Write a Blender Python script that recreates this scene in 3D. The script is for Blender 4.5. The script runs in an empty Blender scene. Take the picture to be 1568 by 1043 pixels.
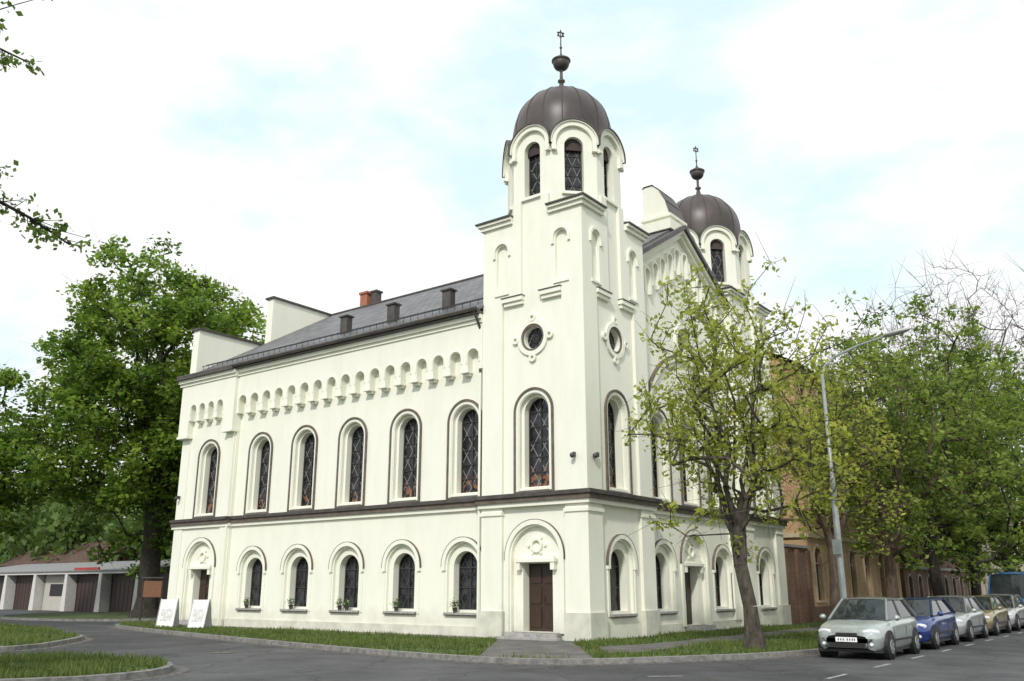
import bpy, math, random
import numpy as np
from mathutils import Vector, Matrix
from mathutils.geometry import tessellate_polygon
R = math.radians
random.seed(7)
scene = bpy.context.scene

# ------------------------------------------------------------------ helpers
class MB:
    def __init__(s): s.v=[]; s.f=[]
    def add(s, vs, fs):
        o=len(s.v); s.v.extend([tuple(p) for p in vs]); s.f.extend([tuple(i+o for i in f) for f in fs])
class Group:
    def __init__(s,name,loc=(0,0,0),rot=0.0):
        s.e=bpy.data.objects.new(name,None); s.e.location=loc; s.e.rotation_euler=(0,0,rot)
        s.e.empty_display_size=0.3
        scene.collection.objects.link(s.e); s.p={}
    def mb(s,name,mat,smooth=False):
        if name not in s.p: s.p[name]=(MB(),mat,smooth)
        return s.p[name][0]
    def done(s):
        for n,(m,mat,sm) in s.p.items():
            if m.v:
                o=mkobj(n,m,mat,sm); o.parent=s.e
def mkobj(name,m,mat,smooth=False):
    me=bpy.data.meshes.new(name); me.from_pydata(m.v,[],m.f); me.materials.append(mat)
    if smooth: me.polygons.foreach_set('use_smooth',[True]*len(me.polygons))
    me.update(); o=bpy.data.objects.new(name,me); scene.collection.objects.link(o); return o
class Fr:
    def __init__(s,o,u,n): s.o=Vector(o); s.u=Vector(u); s.n=Vector(n)
    def P(s,a,v,d): return s.o+s.u*a+Vector((0,0,v))+s.n*d
def box(m,x0,x1,y0,y1,z0,z1):
    m.add([(x0,y0,z0),(x1,y0,z0),(x1,y1,z0),(x0,y1,z0),(x0,y0,z1),(x1,y0,z1),(x1,y1,z1),(x0,y1,z1)],
          [(0,3,2,1),(4,5,6,7),(0,1,5,4),(1,2,6,5),(2,3,7,6),(3,0,4,7)])
def fbox(m,fr,u0,u1,z0,z1,d0,d1):
    P=fr.P
    m.add([P(u0,z0,d0),P(u1,z0,d0),P(u1,z0,d1),P(u0,z0,d1),P(u0,z1,d0),P(u1,z1,d0),P(u1,z1,d1),P(u0,z1,d1)],
          [(0,3,2,1),(4,5,6,7),(0,1,5,4),(1,2,6,5),(2,3,7,6),(3,0,4,7)])
def panel(m,fr,outline,holes,d):
    loops=[outline]+list(holes)
    tr=tessellate_polygon([[Vector((a,b,0)) for a,b in l] for l in loops])
    flat=[p for l in loops for p in l]
    m.add([fr.P(a,b,d) for a,b in flat],[tuple(t) for t in tr])
def reveal(m,fr,loop,d0,d1,closed=True,skip=None):
    n=len(loop)
    for i in range(n if closed else n-1):
        a=loop[i]; b=loop[(i+1)%n]
        if skip and skip(a,b): continue
        m.add([fr.P(*a,d0),fr.P(*b,d0),fr.P(*b,d1),fr.P(*a,d1)],[(0,1,2,3)])
def prism(m,fr,loop,d0,d1,back=False):
    panel(m,fr,loop,[],d1); reveal(m,fr,loop,d0,d1)
    if back: panel(m,fr,loop,[],d0)
def arch(cx,r,z0,zs,n=16):
    l=[(cx-r,z0)]
    for i in range(n+1):
        t=math.pi-math.pi*i/n; l.append((cx+r*math.cos(t),zs+r*math.sin(t)))
    l.append((cx+r,z0)); return l
def circ(cx,cz,r,n=24): return [(cx+r*math.cos(2*math.pi*i/n),cz+r*math.sin(2*math.pi*i/n)) for i in range(n)]
def rect(u0,u1,z0,z1): return [(u0,z0),(u0,z1),(u1,z1),(u1,z0)]
def ring(m,fr,inn,out,d0,d1,closed=False):
    n=len(inn); P=fr.P
    rg=range(n if closed else n-1)
    for i in rg:
        j=(i+1)%n
        m.add([P(*inn[i],d1),P(*inn[j],d1),P(*out[j],d1),P(*out[i],d1),P(*inn[i],d0),P(*inn[j],d0),P(*out[j],d0),P(*out[i],d0)],
              [(0,1,2,3),(0,4,5,1),(3,2,6,7)])
    if not closed:
        for i in (0,n-1):
            m.add([P(*inn[i],d1),P(*out[i],d1),P(*out[i],d0),P(*inn[i],d0)],[(0,1,2,3)])
def lathe(m,c,prof,n=32):
    vs=[];fs=[]
    for r,z in prof:
        for i in range(n):
            t=2*math.pi*i/n; vs.append((c[0]+r*math.cos(t),c[1]+r*math.sin(t),c[2]+z))
    for k in range(len(prof)-1):
        for i in range(n):
            j=(i+1)%n; fs.append((k*n+i,k*n+j,(k+1)*n+j,(k+1)*n+i))
    fs.append(tuple(range(n))); fs.append(tuple((len(prof)-1)*n+i for i in range(n)))
    m.add(vs,fs)
def tube(m,p,q,r0,r1,n=6,caps=True):
    p=Vector(p);q=Vector(q);d=(q-p)
    if d.length<1e-6: return
    d.normalize(); a=d.orthogonal().normalized(); b=d.cross(a)
    vs=[];
    for c,r in((p,r0),(q,r1)):
        for i in range(n):
            t=2*math.pi*i/n; vs.append(c+a*(r*math.cos(t))+b*(r*math.sin(t)))
    fs=[(i,(i+1)%n,n+(i+1)%n,n+i) for i in range(n)]
    if caps: fs+= [tuple(range(n)),tuple(range(n,2*n))]
    m.add(vs,fs)
def sphere(m,c,r,n=12,k=8,sz=1.0):
    prof=[(max(r*math.sin(math.pi*i/k),1e-3),-r*sz*math.cos(math.pi*i/k)) for i in range(k+1)]
    lathe(m,c,prof,n)

# ------------------------------------------------------------------ materials
def newmat(name):
    m=bpy.data.materials.new(name); m.use_nodes=True
    nt=m.node_tree; b=nt.nodes['Principled BSDF']; return m,nt,b
def N(nt,t,**k):
    n=nt.nodes.new(t)
    for a,v in k.items(): setattr(n,a,v)
    return n
def noisemat(name,c1,c2,scale=3.0,rough=0.8,bump=0.0,bscale=40,metal=0.0,stretch=(1,1,1),c3=None,detail=6,spec=None,lo=.35,hi=.65):
    m,nt,b=newmat(name); L=nt.links
    tc=N(nt,'ShaderNodeTexCoord'); mp=N(nt,'ShaderNodeMapping'); mp.inputs['Scale'].default_value=stretch
    L.new(tc.outputs['Object'],mp.inputs['Vector'])
    no=N(nt,'ShaderNodeTexNoise'); no.inputs['Scale'].default_value=scale; no.inputs['Detail'].default_value=detail; no.inputs['Roughness'].default_value=.6
    L.new(mp.outputs[0],no.inputs['Vector'])
    cr=N(nt,'ShaderNodeValToRGB'); cr.color_ramp.elements[0].position=lo; cr.color_ramp.elements[1].position=hi
    cr.color_ramp.elements[0].color=(*c1,1); cr.color_ramp.elements[1].color=(*c2,1)
    if c3: e=cr.color_ramp.elements.new(hi+.12); e.color=(*c3,1)
    L.new(no.outputs['Fac'],cr.inputs[0]); L.new(cr.outputs[0],b.inputs['Base Color'])
    b.inputs['Roughness'].default_value=rough; b.inputs['Metallic'].default_value=metal
    if spec is not None: b.inputs['Specular IOR Level'].default_value=spec
    if bump>0:
        n2=N(nt,'ShaderNodeTexNoise'); n2.inputs['Scale'].default_value=bscale; n2.inputs['Detail'].default_value=4
        L.new(tc.outputs['Object'],n2.inputs['Vector'])
        bp=N(nt,'ShaderNodeBump'); bp.inputs['Strength'].default_value=bump; bp.inputs['Distance'].default_value=.03
        L.new(n2.outputs['Fac'],bp.inputs['Height']); L.new(bp.outputs[0],b.inputs['Normal'])
    return m

def wallmat():
    m,nt,b=newmat('cream_plaster'); L=nt.links
    tc=N(nt,'ShaderNodeTexCoord')
    mp=N(nt,'ShaderNodeMapping'); mp.inputs['Scale'].default_value=(1.6,1.6,.35); L.new(tc.outputs['Object'],mp.inputs[0])
    n1=N(nt,'ShaderNodeTexNoise'); n1.inputs['Scale'].default_value=1.0; n1.inputs['Detail'].default_value=8; n1.inputs['Roughness'].default_value=.65
    L.new(mp.outputs[0],n1.inputs[0])
    cr=N(nt,'ShaderNodeValToRGB'); cr.color_ramp.elements[0].position=.25; cr.color_ramp.elements[1].position=.55
    cr.color_ramp.elements[0].color=(.765,.76,.65,1); cr.color_ramp.elements[1].color=(.825,.82,.715,1)
    L.new(n1.outputs['Fac'],cr.inputs[0])
    sp=N(nt,'ShaderNodeSeparateXYZ'); L.new(tc.outputs['Object'],sp.inputs[0])
    n2=N(nt,'ShaderNodeTexNoise'); n2.inputs['Scale'].default_value=1.6; n2.inputs['Detail'].default_value=6; L.new(tc.outputs['Object'],n2.inputs[0])
    ad=N(nt,'ShaderNodeMath',operation='MULTIPLY_ADD'); ad.inputs[1].default_value=-1.6; L.new(n2.outputs['Fac'],ad.inputs[0]); L.new(sp.outputs['Z'],ad.inputs[2])
    mr=N(nt,'ShaderNodeMapRange'); mr.inputs['From Min'].default_value=-.7; mr.inputs['From Max'].default_value=.25; mr.inputs['To Min'].default_value=.5; mr.inputs['To Max'].default_value=0
    L.new(ad.outputs[0],mr.inputs[0])
    mx=N(nt,'ShaderNodeMixRGB'); mx.inputs[2].default_value=(.46,.45,.37,1)
    L.new(mr.outputs[0],mx.inputs[0]); L.new(cr.outputs[0],mx.inputs[1]); L.new(mx.outputs[0],b.inputs['Base Color'])
    b.inputs['Roughness'].default_value=.9
    n3=N(nt,'ShaderNodeTexNoise'); n3.inputs['Scale'].default_value=30; L.new(tc.outputs['Object'],n3.inputs[0])
    bp=N(nt,'ShaderNodeBump'); bp.inputs['Strength'].default_value=.12; bp.inputs['Distance'].default_value=.02
    L.new(n3.outputs['Fac'],bp.inputs['Height']); L.new(bp.outputs[0],b.inputs['Normal'])
    return m
def glassmat(name,k=2.0,orange=True,line=.20):
    m,nt,b=newmat(name); L=nt.links
    tc=N(nt,'ShaderNodeTexCoord'); sp=N(nt,'ShaderNodeSeparateXYZ'); L.new(tc.outputs['Object'],sp.inputs[0])
    def M(op,a,c=None,v=None):
        n=N(nt,'ShaderNodeMath',operation=op)
        L.new(a,n.inputs[0])
        if c is not None: L.new(c,n.inputs[1])
        if v is not None: n.inputs[1].default_value=v
        return n.outputs[0]
    s=M('ADD',sp.outputs['X'],sp.outputs['Y']); z=M('MULTIPLY',sp.outputs['Z'],v=.62)
    outs=[]
    for op in('ADD','SUBTRACT'):
        q=M(op,s,z); q=M('MULTIPLY',q,v=k); q=M('FRACT',q); q=M('SUBTRACT',q,v=.5); q=M('ABSOLUTE',q); q=M('GREATER_THAN',q,v=.462); outs.append(q)
    ln=M('MAXIMUM',outs[0],outs[1])
    n1=N(nt,'ShaderNodeTexNoise'); n1.inputs['Scale'].default_value=2.5; L.new(tc.outputs['Object'],n1.inputs[0])
    cr=N(nt,'ShaderNodeValToRGB'); cr.color_ramp.elements[0].color=(.008,.009,.012,1); cr.color_ramp.elements[1].color=(.05,.05,.056,1)
    cr.color_ramp.elements[0].position=.4; cr.color_ramp.elements[1].position=.7
    L.new(n1.outputs['Fac'],cr.inputs[0]); col=cr.outputs[0]
    if orange:
        n2=N(nt,'ShaderNodeTexNoise'); n2.inputs['Scale'].default_value=6; L.new(tc.outputs['Object'],n2.inputs[0])
        mr=N(nt,'ShaderNodeMapRange'); mr.inputs['From Min'].default_value=5.8; mr.inputs['From Max'].default_value=5.35; L.new(sp.outputs['Z'],mr.inputs[0])
        g=M('GREATER_THAN',n2.outputs['Fac'],v=.50); g=M('MULTIPLY',g,mr.outputs[0]); g=M('MULTIPLY',g,v=.65)
        lt=M('GREATER_THAN',sp.outputs['Z'],v=4.5); g=M('MULTIPLY',g,lt)
        mx=N(nt,'ShaderNodeMixRGB'); mx.inputs[2].default_value=(.30,.12,.05,1); L.new(g,mx.inputs[0]); L.new(col,mx.inputs[1]); col=mx.outputs[0]
    m2=N(nt,'ShaderNodeMixRGB'); m2.inputs[2].default_value=(line,line,line,1); L.new(ln,m2.inputs[0]); L.new(col,m2.inputs[1])
    L.new(m2.outputs[0],b.inputs['Base Color']); b.inputs['Roughness'].default_value=.22
    b.inputs['Specular IOR Level'].default_value=.35
    bp=N(nt,'ShaderNodeBump'); bp.inputs['Strength'].default_value=.25; bp.inputs['Distance'].default_value=.05
    n5=N(nt,'ShaderNodeTexNoise'); n5.inputs['Scale'].default_value=7; L.new(tc.outputs['Object'],n5.inputs[0]); L.new(n5.outputs['Fac'],bp.inputs['Height']); L.new(bp.outputs[0],b.inputs['Normal'])
    return m
def roofmat():
    m,nt,b=newmat('slate_roof'); L=nt.links
    tc=N(nt,'ShaderNodeTexCoord'); mp=N(nt,'ShaderNodeMapping'); mp.inputs['Scale'].default_value=(1,1.17,1); L.new(tc.outputs['Object'],mp.inputs[0])
    br=N(nt,'ShaderNodeTexBrick'); br.inputs['Scale'].default_value=1; br.inputs['Brick Width'].default_value=.45; br.inputs['Row Height'].default_value=.36; br.inputs['Mortar Size'].default_value=.018
    br.inputs['Color1'].default_value=(.15,.155,.165,1); br.inputs['Color2'].default_value=(.24,.24,.25,1); br.inputs['Mortar'].default_value=(.05,.05,.055,1)
    L.new(mp.outputs[0],br.inputs['Vector'])
    n=N(nt,'ShaderNodeTexNoise'); n.inputs['Scale'].default_value=.8; n.inputs['Detail'].default_value=6; L.new(tc.outputs['Object'],n.inputs[0])
    mx=N(nt,'ShaderNodeMixRGB',blend_type='MULTIPLY'); mx.inputs[0].default_value=.6; L.new(br.outputs[0],mx.inputs[1]); L.new(n.outputs['Fac'],mx.inputs[2])
    L.new(mx.outputs[0],b.inputs['Base Color']); b.inputs['Roughness'].default_value=.6
    bp=N(nt,'ShaderNodeBump'); bp.inputs['Strength'].default_value=.5; bp.inputs['Distance'].default_value=.03; L.new(br.outputs['Fac'],bp.inputs['Height']); bp.invert=True
    L.new(bp.outputs[0],b.inputs['Normal'])
    return m
def brickmat(name,c1,c2,mort):
    m,nt,b=newmat(name); L=nt.links
    tc=N(nt,'ShaderNodeTexCoord'); sp=N(nt,'ShaderNodeSeparateXYZ'); L.new(tc.outputs['Object'],sp.inputs[0])
    ad=N(nt,'ShaderNodeMath',operation='ADD'); L.new(sp.outputs[0],ad.inputs[0]); L.new(sp.outputs[1],ad.inputs[1])
    cb=N(nt,'ShaderNodeCombineXYZ'); L.new(ad.outputs[0],cb.inputs[0]); L.new(sp.outputs[2],cb.inputs[1])
    br=N(nt,'ShaderNodeTexBrick'); br.inputs['Scale'].default_value=1; br.inputs['Brick Width'].default_value=.27; br.inputs['Row Height'].default_value=.09; br.inputs['Mortar Size'].default_value=.01
    br.inputs['Color1'].default_value=(*c1,1); br.inputs['Color2'].default_value=(*c2,1); br.inputs['Mortar'].default_value=(*mort,1)
    L.new(cb.outputs[0],br.inputs['Vector']); 
    n=N(nt,'ShaderNodeTexNoise'); n.inputs['Scale'].default_value=.9; n.inputs['Detail'].default_value=6; L.new(tc.outputs['Object'],n.inputs[0])
    mx=N(nt,'ShaderNodeMixRGB',blend_type='MULTIPLY'); mx.inputs[0].default_value=.5; L.new(br.outputs[0],mx.inputs[1]); L.new(n.outputs['Fac'],mx.inputs[2])
    L.new(mx.outputs[0],b.inputs['Base Color']); b.inputs['Roughness'].default_value=.9
    return m
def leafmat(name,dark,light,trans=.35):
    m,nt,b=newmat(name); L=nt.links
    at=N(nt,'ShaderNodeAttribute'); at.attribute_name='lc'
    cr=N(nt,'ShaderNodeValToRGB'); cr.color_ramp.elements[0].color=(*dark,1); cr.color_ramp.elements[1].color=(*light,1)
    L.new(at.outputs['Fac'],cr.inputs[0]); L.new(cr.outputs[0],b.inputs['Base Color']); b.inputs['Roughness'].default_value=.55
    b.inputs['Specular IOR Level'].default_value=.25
    tr=N(nt,'ShaderNodeBsdfTranslucent'); mx=N(nt,'ShaderNodeMixShader'); mx.inputs[0].default_value=trans
    hs=N(nt,'ShaderNodeHueSaturation'); hs.inputs['Value'].default_value=1.7; L.new(cr.outputs[0],hs.inputs['Color']); L.new(hs.outputs[0],tr.inputs[0])
    L.new(b.outputs[0],mx.inputs[1]); L.new(tr.outputs[0],mx.inputs[2]); L.new(mx.outputs[0],nt.nodes['Material Output'].inputs[0])
    return m
def plain(name,c,rough=.5,metal=0.0,coat=0.0):
    m=noisemat(name,tuple(x*.88 for x in c),tuple(min(1,x*1.08) for x in c),scale=6,rough=rough,metal=metal)
    if coat: m.node_tree.nodes['Principled BSDF'].inputs['Coat Weight'].default_value=coat
    return m

CREAM=wallmat()
TRIMD=noisemat('brown_moulding',(.10,.078,.062),(.16,.13,.105),scale=4,rough=.75)
FLASH=noisemat('dark_metal_flashing',(.045,.037,.034),(.085,.072,.066),scale=3,rough=.5)
DOME=noisemat('dome_brown_sheet_metal',(.042,.031,.030),(.080,.060,.055),scale=.9,rough=.42,stretch=(1,1,.5))
SLATE=roofmat()
GLASS=glassmat('leaded_glass_diamonds')
GLASSL=glassmat('lower_window_glass',k=3.0,orange=False,line=.06)
BARS=plain('window_iron',(.035,.033,.033),.5)
WOOD=noisemat('brown_door_wood',(.028,.015,.010),(.055,.030,.018),scale=3,stretch=(8,8,.6),rough=.5)
PLINTH=noisemat('grey_plinth_plaster',(.52,.51,.44),(.66,.65,.56),scale=2,rough=.9)
STONE=noisemat('granite_stone',(.26,.25,.235),(.42,.41,.39),scale=8,rough=.85,bump=.3)
WHITEP=plain('white_paint',(.78,.78,.76),.5)
BRICKR=brickmat('red_chimney_brick',(.45,.12,.06),(.55,.17,.08),(.4,.3,.25))

# ------------------------------------------------------------------ SYNAGOGUE
S=Group('synagogue')
W=S.mb('walls',CREAM); MO=S.mb('cream_mouldings',CREAM); DM=S.mb('dark_mouldings',TRIMD); FL=S.mb('metal_flashings',FLASH)
GU=S.mb('upper_window_panes',GLASS); GL=S.mb('lower_window_panes',GLASSL); BA=S.mb('window_bars',BARS); DO=S.mb('doors',WOOD)
PL=S.mb('plinth',PLINTH); SI=S.mb('sills_and_steps',STONE)

def opening(fr,loops,depths,pane,d,m=W):
    dd=d
    for i,l in enumerate(loops):
        reveal(m,fr,l,dd,dd-depths[i]); dd-=depths[i]
        if i+1<len(loops): panel(m,fr,l,[loops[i+1]],dd)
    panel(pane,fr,loops[-1],[],dd-.002)
    return loops[0],dd
def big_window(fr,cx,d,z0=4.98,zs=7.62,h=.62):
    o,dd=opening(fr,[arch(cx,h,z0,zs),arch(cx,h-.10,z0+.05,zs)],[.16,.30],GU,d)
    hi=h-.10
    ring(BA,fr,arch(cx,hi-.05,z0+.1,zs),arch(cx,hi-.002,z0+.052,zs),dd,dd+.05)
    fbox(BA,fr,cx-.02,cx+.02,z0+.06,zs+hi-.06,dd,dd+.04)
    n=5
    for i in range(1,n+1):
        z=z0+.05+(zs-z0)*i/n; fbox(BA,fr,cx-hi+.05,cx+hi-.05,z-.015,z+.015,dd,dd+.035)
    ring(DM,fr,arch(cx,h+.14,4.80,zs,24),arch(cx,h+.215,4.80,zs,24),d,d+.07)
    ring(MO,fr,arch(cx,h+.03,4.80,zs,24),arch(cx,h+.138,4.80,zs,24),d,d+.03)
    P=fr.P; a,b=cx-h-.13,cx+h+.13
    FL.add([P(a,4.80,d+.12),P(b,4.80,d+.12),P(b,4.99,d-.1),P(a,4.99,d-.1),P(a,4.80,d),P(b,4.80,d)],[(0,1,2,3),(0,3,4),(1,5,2)])
    return o
def low_window(fr,cx,d):
    o,dd=opening(fr,[arch(cx,.76,.86,2.48),arch(cx,.55,.96,2.42)],[.12,.34],GL,d)
    ring(BA,fr,arch(cx,.50,1.01,2.42),arch(cx,.548,.962,2.42),dd,dd+.05)
    fbox(BA,fr,cx-.02,cx+.02,.97,2.9,dd,dd+.04); fbox(BA,fr,cx-.5,cx+.5,2.38,2.43,dd,dd+.042); fbox(BA,fr,cx-.5,cx+.5,1.7,1.73,dd,dd+.042)
    ring(MO,fr,arch(cx,.82,2.3,2.48,24),arch(cx,.97,2.3,2.48,24),d,d+.09)
    ring(DM,fr,arch(cx,.97,2.42,2.48,24),arch(cx,.985,2.42,2.48,24),d,d+.10)
    for s in(-1,1): fbox(MO,fr,cx+s*.89-.04,cx+s*.89+.04,.80,2.30,d-.01,d+.03)
    fbox(SI,fr,cx-.80,cx+.80,.80,.87,d-.3,d+.12)
    fbox(DM,fr,cx-.80,cx+.80,.765,.80,d-.01,d+.09)
    return o
def portal(fr,cx,d,z0=.3,hw=.60,top=2.5,R0=.98):
    zs=2.72
    outer=arch(cx,R0,z0,zs,20); door=rect(cx-hw,cx+hw,z0+.02,top)
    o,dd=opening(fr,[outer,door],[.16,.34],DO,d)
    ring(MO,fr,arch(cx,R0+.06,z0,zs,24),arch(cx,R0+.22,z0,zs,24),d,d+.08)
    ring(DM,fr,arch(cx,R0+.22,2.6,zs,24),arch(cx,R0+.235,2.6,zs,24),d,d+.09)
    fbox(MO,fr,cx-.82,cx+.82,2.53,2.64,d-.13,d+.05); fbox(MO,fr,cx-.74,cx+.74,2.64,2.72,d-.13,d-.01)
    for s in(-1,1): fbox(MO,fr,cx+s*.70-.08,cx+s*.70+.08,2.28,2.53,d-.13,d+.02)
    ring(MO,fr,circ(cx,3.08,.16),circ(cx,3.08,.24),d-.16,d-.06,True)
    for k in range(6):
        t=k*math.pi/3; c=(cx+.34*math.cos(t),3.08+.34*math.sin(t)*.8)
        if c[1]>2.78: prism(MO,fr,circ(c[0],c[1],.05,10),d-.16,d-.09)
    for s in(-1,1):
        for (a,b) in((.45,1.1),(1.2,1.75),(1.85,2.4)):
            u0=cx+s*.08; u1=cx+s*(hw-.08); fbox(DO,fr,min(u0,u1),max(u0,u1),a,b,dd-.01,dd+.03)
    fbox(BA,fr,cx+.05,cx+.08,1.25,1.45,dd,dd+.07)
    fbox(SI,fr,cx-1.05,cx+1.05,-.05,.3,d-.45,d+.30); fbox(SI,fr,cx-1.25,cx+1.25,-.05,.17,d+.28,d+.62)
    return o
def rose(fr,cx,d,z=10.27):
    o,dd=opening(fr,[circ(cx,z,.40,28)],[.22],GU,d)
    ring(DM,fr,circ(cx,z,.42,28),circ(cx,z,.48,28),d,d+.05,True)
    ring(MO,fr,circ(cx,z,.50,28),circ(cx,z,.66,28),d,d+.08,True)
    for k in range(4):
        t=k*math.pi/2; ring(MO,fr,circ(cx+.74*math.cos(t),z+.74*math.sin(t),.07,12),circ(cx+.74*math.cos(t),z+.74*math.sin(t),.15,12),d,d+.10,True)
    for k in range(6):
        t=k*math.pi/6; 
        a=fr.P(cx+.38*math.cos(t),z+.38*math.sin(t),dd+.03); b=fr.P(cx-.38*math.cos(t),z-.38*math.sin(t),dd+.03); tube(BA,a,b,.012,.012,4)
    ring(BA,fr,circ(cx,z,.10,16),circ(cx,z,.13,16),dd,dd+.05,True)
    return o

def friez(fr,u0,u1,n,d,z0=9.45,zt=11.2,endl=.0):
    T=.30
    sp=(u1-u0)/n; r=sp*.30; zs=9.98
    pts=[(u0,zt)]
    pts.append((u0,z0-endl))
    for i in range(n):
        c=u0+sp*(i+.5)
        pts.append((c-r,z0 if i>0 else z0-endl))
        for k in range(9):
            t=math.pi-math.pi*k/8; pts.append((c+r*math.cos(t),zs+r*math.sin(t)))
        pts.append((c+r,z0 if i<n-1 else z0-endl))
    pts.append((u1,z0-endl)); pts.append((u1,zt))
    prism(W,fr,pts,d,d+T)
    for i in range(n):
        c=u0+sp*i
        if i>0:
            fbox(MO,fr,c-(sp/2-r)-.03,c+(sp/2-r)+.03,z0-.07,z0-.002,d,d+T+.03); fbox(MO,fr,c-(sp/2-r)+.03,c+(sp/2-r)-.03,z0-.16,z0-.071,d,d+T*.6)
        ci=u0+sp*(i+.5)
        ring(MO,fr,arch(ci,r+.02,zs-.25,zs,8),arch(ci,r+.07,zs-.25,zs,8),d+T,d+T+.03)

NV=Fr((0,.25,0),(1,0,0),(0,-1,0)); PV=Fr((0,.08,0),(1,0,0),(0,-1,0))
ux=[-5.4,-8.4,-11.37,-14.34,-17.3]
holes=[big_window(NV,x,0) for x in ux]+[low_window(NV,x,0) for x in ux]
panel(W,NV,rect(-18.95,-4.2,0,11.5),holes,0)
friez(NV,-18.95,-4.4,17,0)
ph=[big_window(PV,-20.9,0),portal(PV,-20.9,0)]
panel(W,PV,rect(-23.2,-18.95,0,11.5),ph,0)
fbox(W,PV,-18.951,-18.95,0,11.5,-.17,0)
friez(PV,-22.45,-19.65,4,0)
for a,b in((-23.2,-22.45),(-19.65,-18.95)):
    fbox(MO,PV,a,b,8.75,11.2,0,.30) ; fbox(MO,PV,a-.04,b+.04,8.62,8.75,0,.34)
    fbox(MO,PV,a+.05,b-.05,.0,4.36,0,.05); fbox(MO,PV,a+.05,b-.05,4.8,8.62,0,.05)
def string_s(fr,a,b):
    fbox(MO,fr,a,b,4.36,4.50,-.05,.10); fbox(DM,fr,a,b,4.50,4.66,-.05,.17); fbox(FL,fr,a,b,4.66,4.79,-.05,.24)
string_s(NV,-18.95,-4.3); string_s(PV,-23.3,-18.9)
for fr,a,b in((NV,-18.95,-4.40),(PV,-23.35,-18.9)):
    fbox(MO,fr,a,b,11.2,11.34,-.05,.36); fbox(MO,fr,a,b,11.34,11.5,-.05,.46)
    fbox(FL,fr,a,b,11.5,11.63,-.05,.60); 
tube(FL,(-23.4,-.42,11.66),(-4.42,-.42,11.66),.085,.085,8)
for x in(-4.52,-19.05):
    tube(FL,(x,-.40,11.6),(x,.0,10.95),.05,.05,6); tube(FL if x>-10 else MO,(x,.0,10.95),(x,.0,9.3),.05,.05,6)
    tube(MO,(x,.0,9.3),(x,.0,.1),.045,.045,6)
fbox(PL,NV,-18.95,-4.3,0,.42,-.05,.05); fbox(PL,PV,-23.25,-22.0,0,.42,-.05,.06); fbox(PL,PV,-19.8,-18.9,0,.42,-.05,.06)
WS=Fr((-23.2,0,0),(0,1,0),(-1,0,0)); panel(W,WS,rect(.08,16.92,0,11.5),[],0)
prism(W,WS,[(.08,11.5),(.08,14.15),(4.4,14.15),(4.4,16.95),(12.6,16.95),(12.6,14.15),(16.92,14.15),(16.92,11.5)],-.5,0,back=True)
for a,b,z in((-.02,4.4,14.15),(4.3,12.7,16.95),(12.6,17.02,14.15)): box(FL,-23.3,-22.6,a,b,z,z+.10)
NW=Fr((0,16.92,0),(1,0,0),(0,1,0)); panel(W,NW,rect(-23.2,-4.2,0,11.5),[],0)
fbox(MO,NW,-23.35,-4.3,11.2,11.5,-.05,.4); fbox(FL,NW,-23.35,-4.3,11.5,11.63,-.05,.58)
RO=S.mb('roof',SLATE)
SL=(16.95-11.66)/(8.5+.38)
def rz(y): return 11.66+SL*((y if y<8.5 else 17-y)+.38)
def roofplane(xa,xb,y0,y1):
    z0=rz(y0);z1=rz(y1)
    RO.add([(xa,y0,z0),(xb,y0,z0),(xb,y1,z1),(xa,y1,z1)],[(0,1,2,3)])
    RO.add([(xa,y0,z0-.1),(xb,y0,z0-.1),(xb,y1,z1-.1),(xa,y1,z1-.1)],[(0,1,2,3)])
    RO.add([(xb,y0,z0-.1),(xb,y0,z0),(xb,y1,z1),(xb,y1,z1-.1)],[(0,1,2,3)])
roofplane(-22.72,-4.38,-.38,8.5); roofplane(-22.72,-4.38,17.38,8.5)
roofplane(-4.38,-.42,4.38,8.5); roofplane(-4.38,-.42,12.62,8.5)
RO.add([(-23.4,-.38,11.66),(-22.7,-.38,11.66),(-22.7,.3,12.05),(-23.4,.3,12.05)],[(0,1,2,3)])
tube(FL,(-22.7,8.5,16.97),(-.4,8.5,16.97),.09,.09,6)
sg=S.mb('snow_guards',BARS)
for yy in (.35,.55):
    zz=rz(yy)+.18
    tube(sg,(-22.6,yy,zz),(-4.6,yy,zz),.018,.018,4)
for i in range(46):
    x=-22.5+i*.39; z=rz(.35); tube(sg,(x,.35,z),(x,.35,z+.24),.014,.014,3)
for x in(-7.1,-10.2,-13.1):
    z=rz(1.0)
    box(FL,x-.22,x+.22,.95,1.25,z-.2,z+.78); box(FL,x-.27,x+.27,.88,1.32,z+.78,z+.84)
ch=S.mb('chimney_brick',BRICKR); box(ch,-20.3,-19.75,8.5,9.1,16.2,17.75); box(ch,-20.36,-19.69,8.44,9.16,17.75,17.88)
box(FL,-19.5,-19.1,8.6,9.0,16.2,17.75); box(FL,-19.56,-19.04,8.54,9.06,17.75,17.85)

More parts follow.
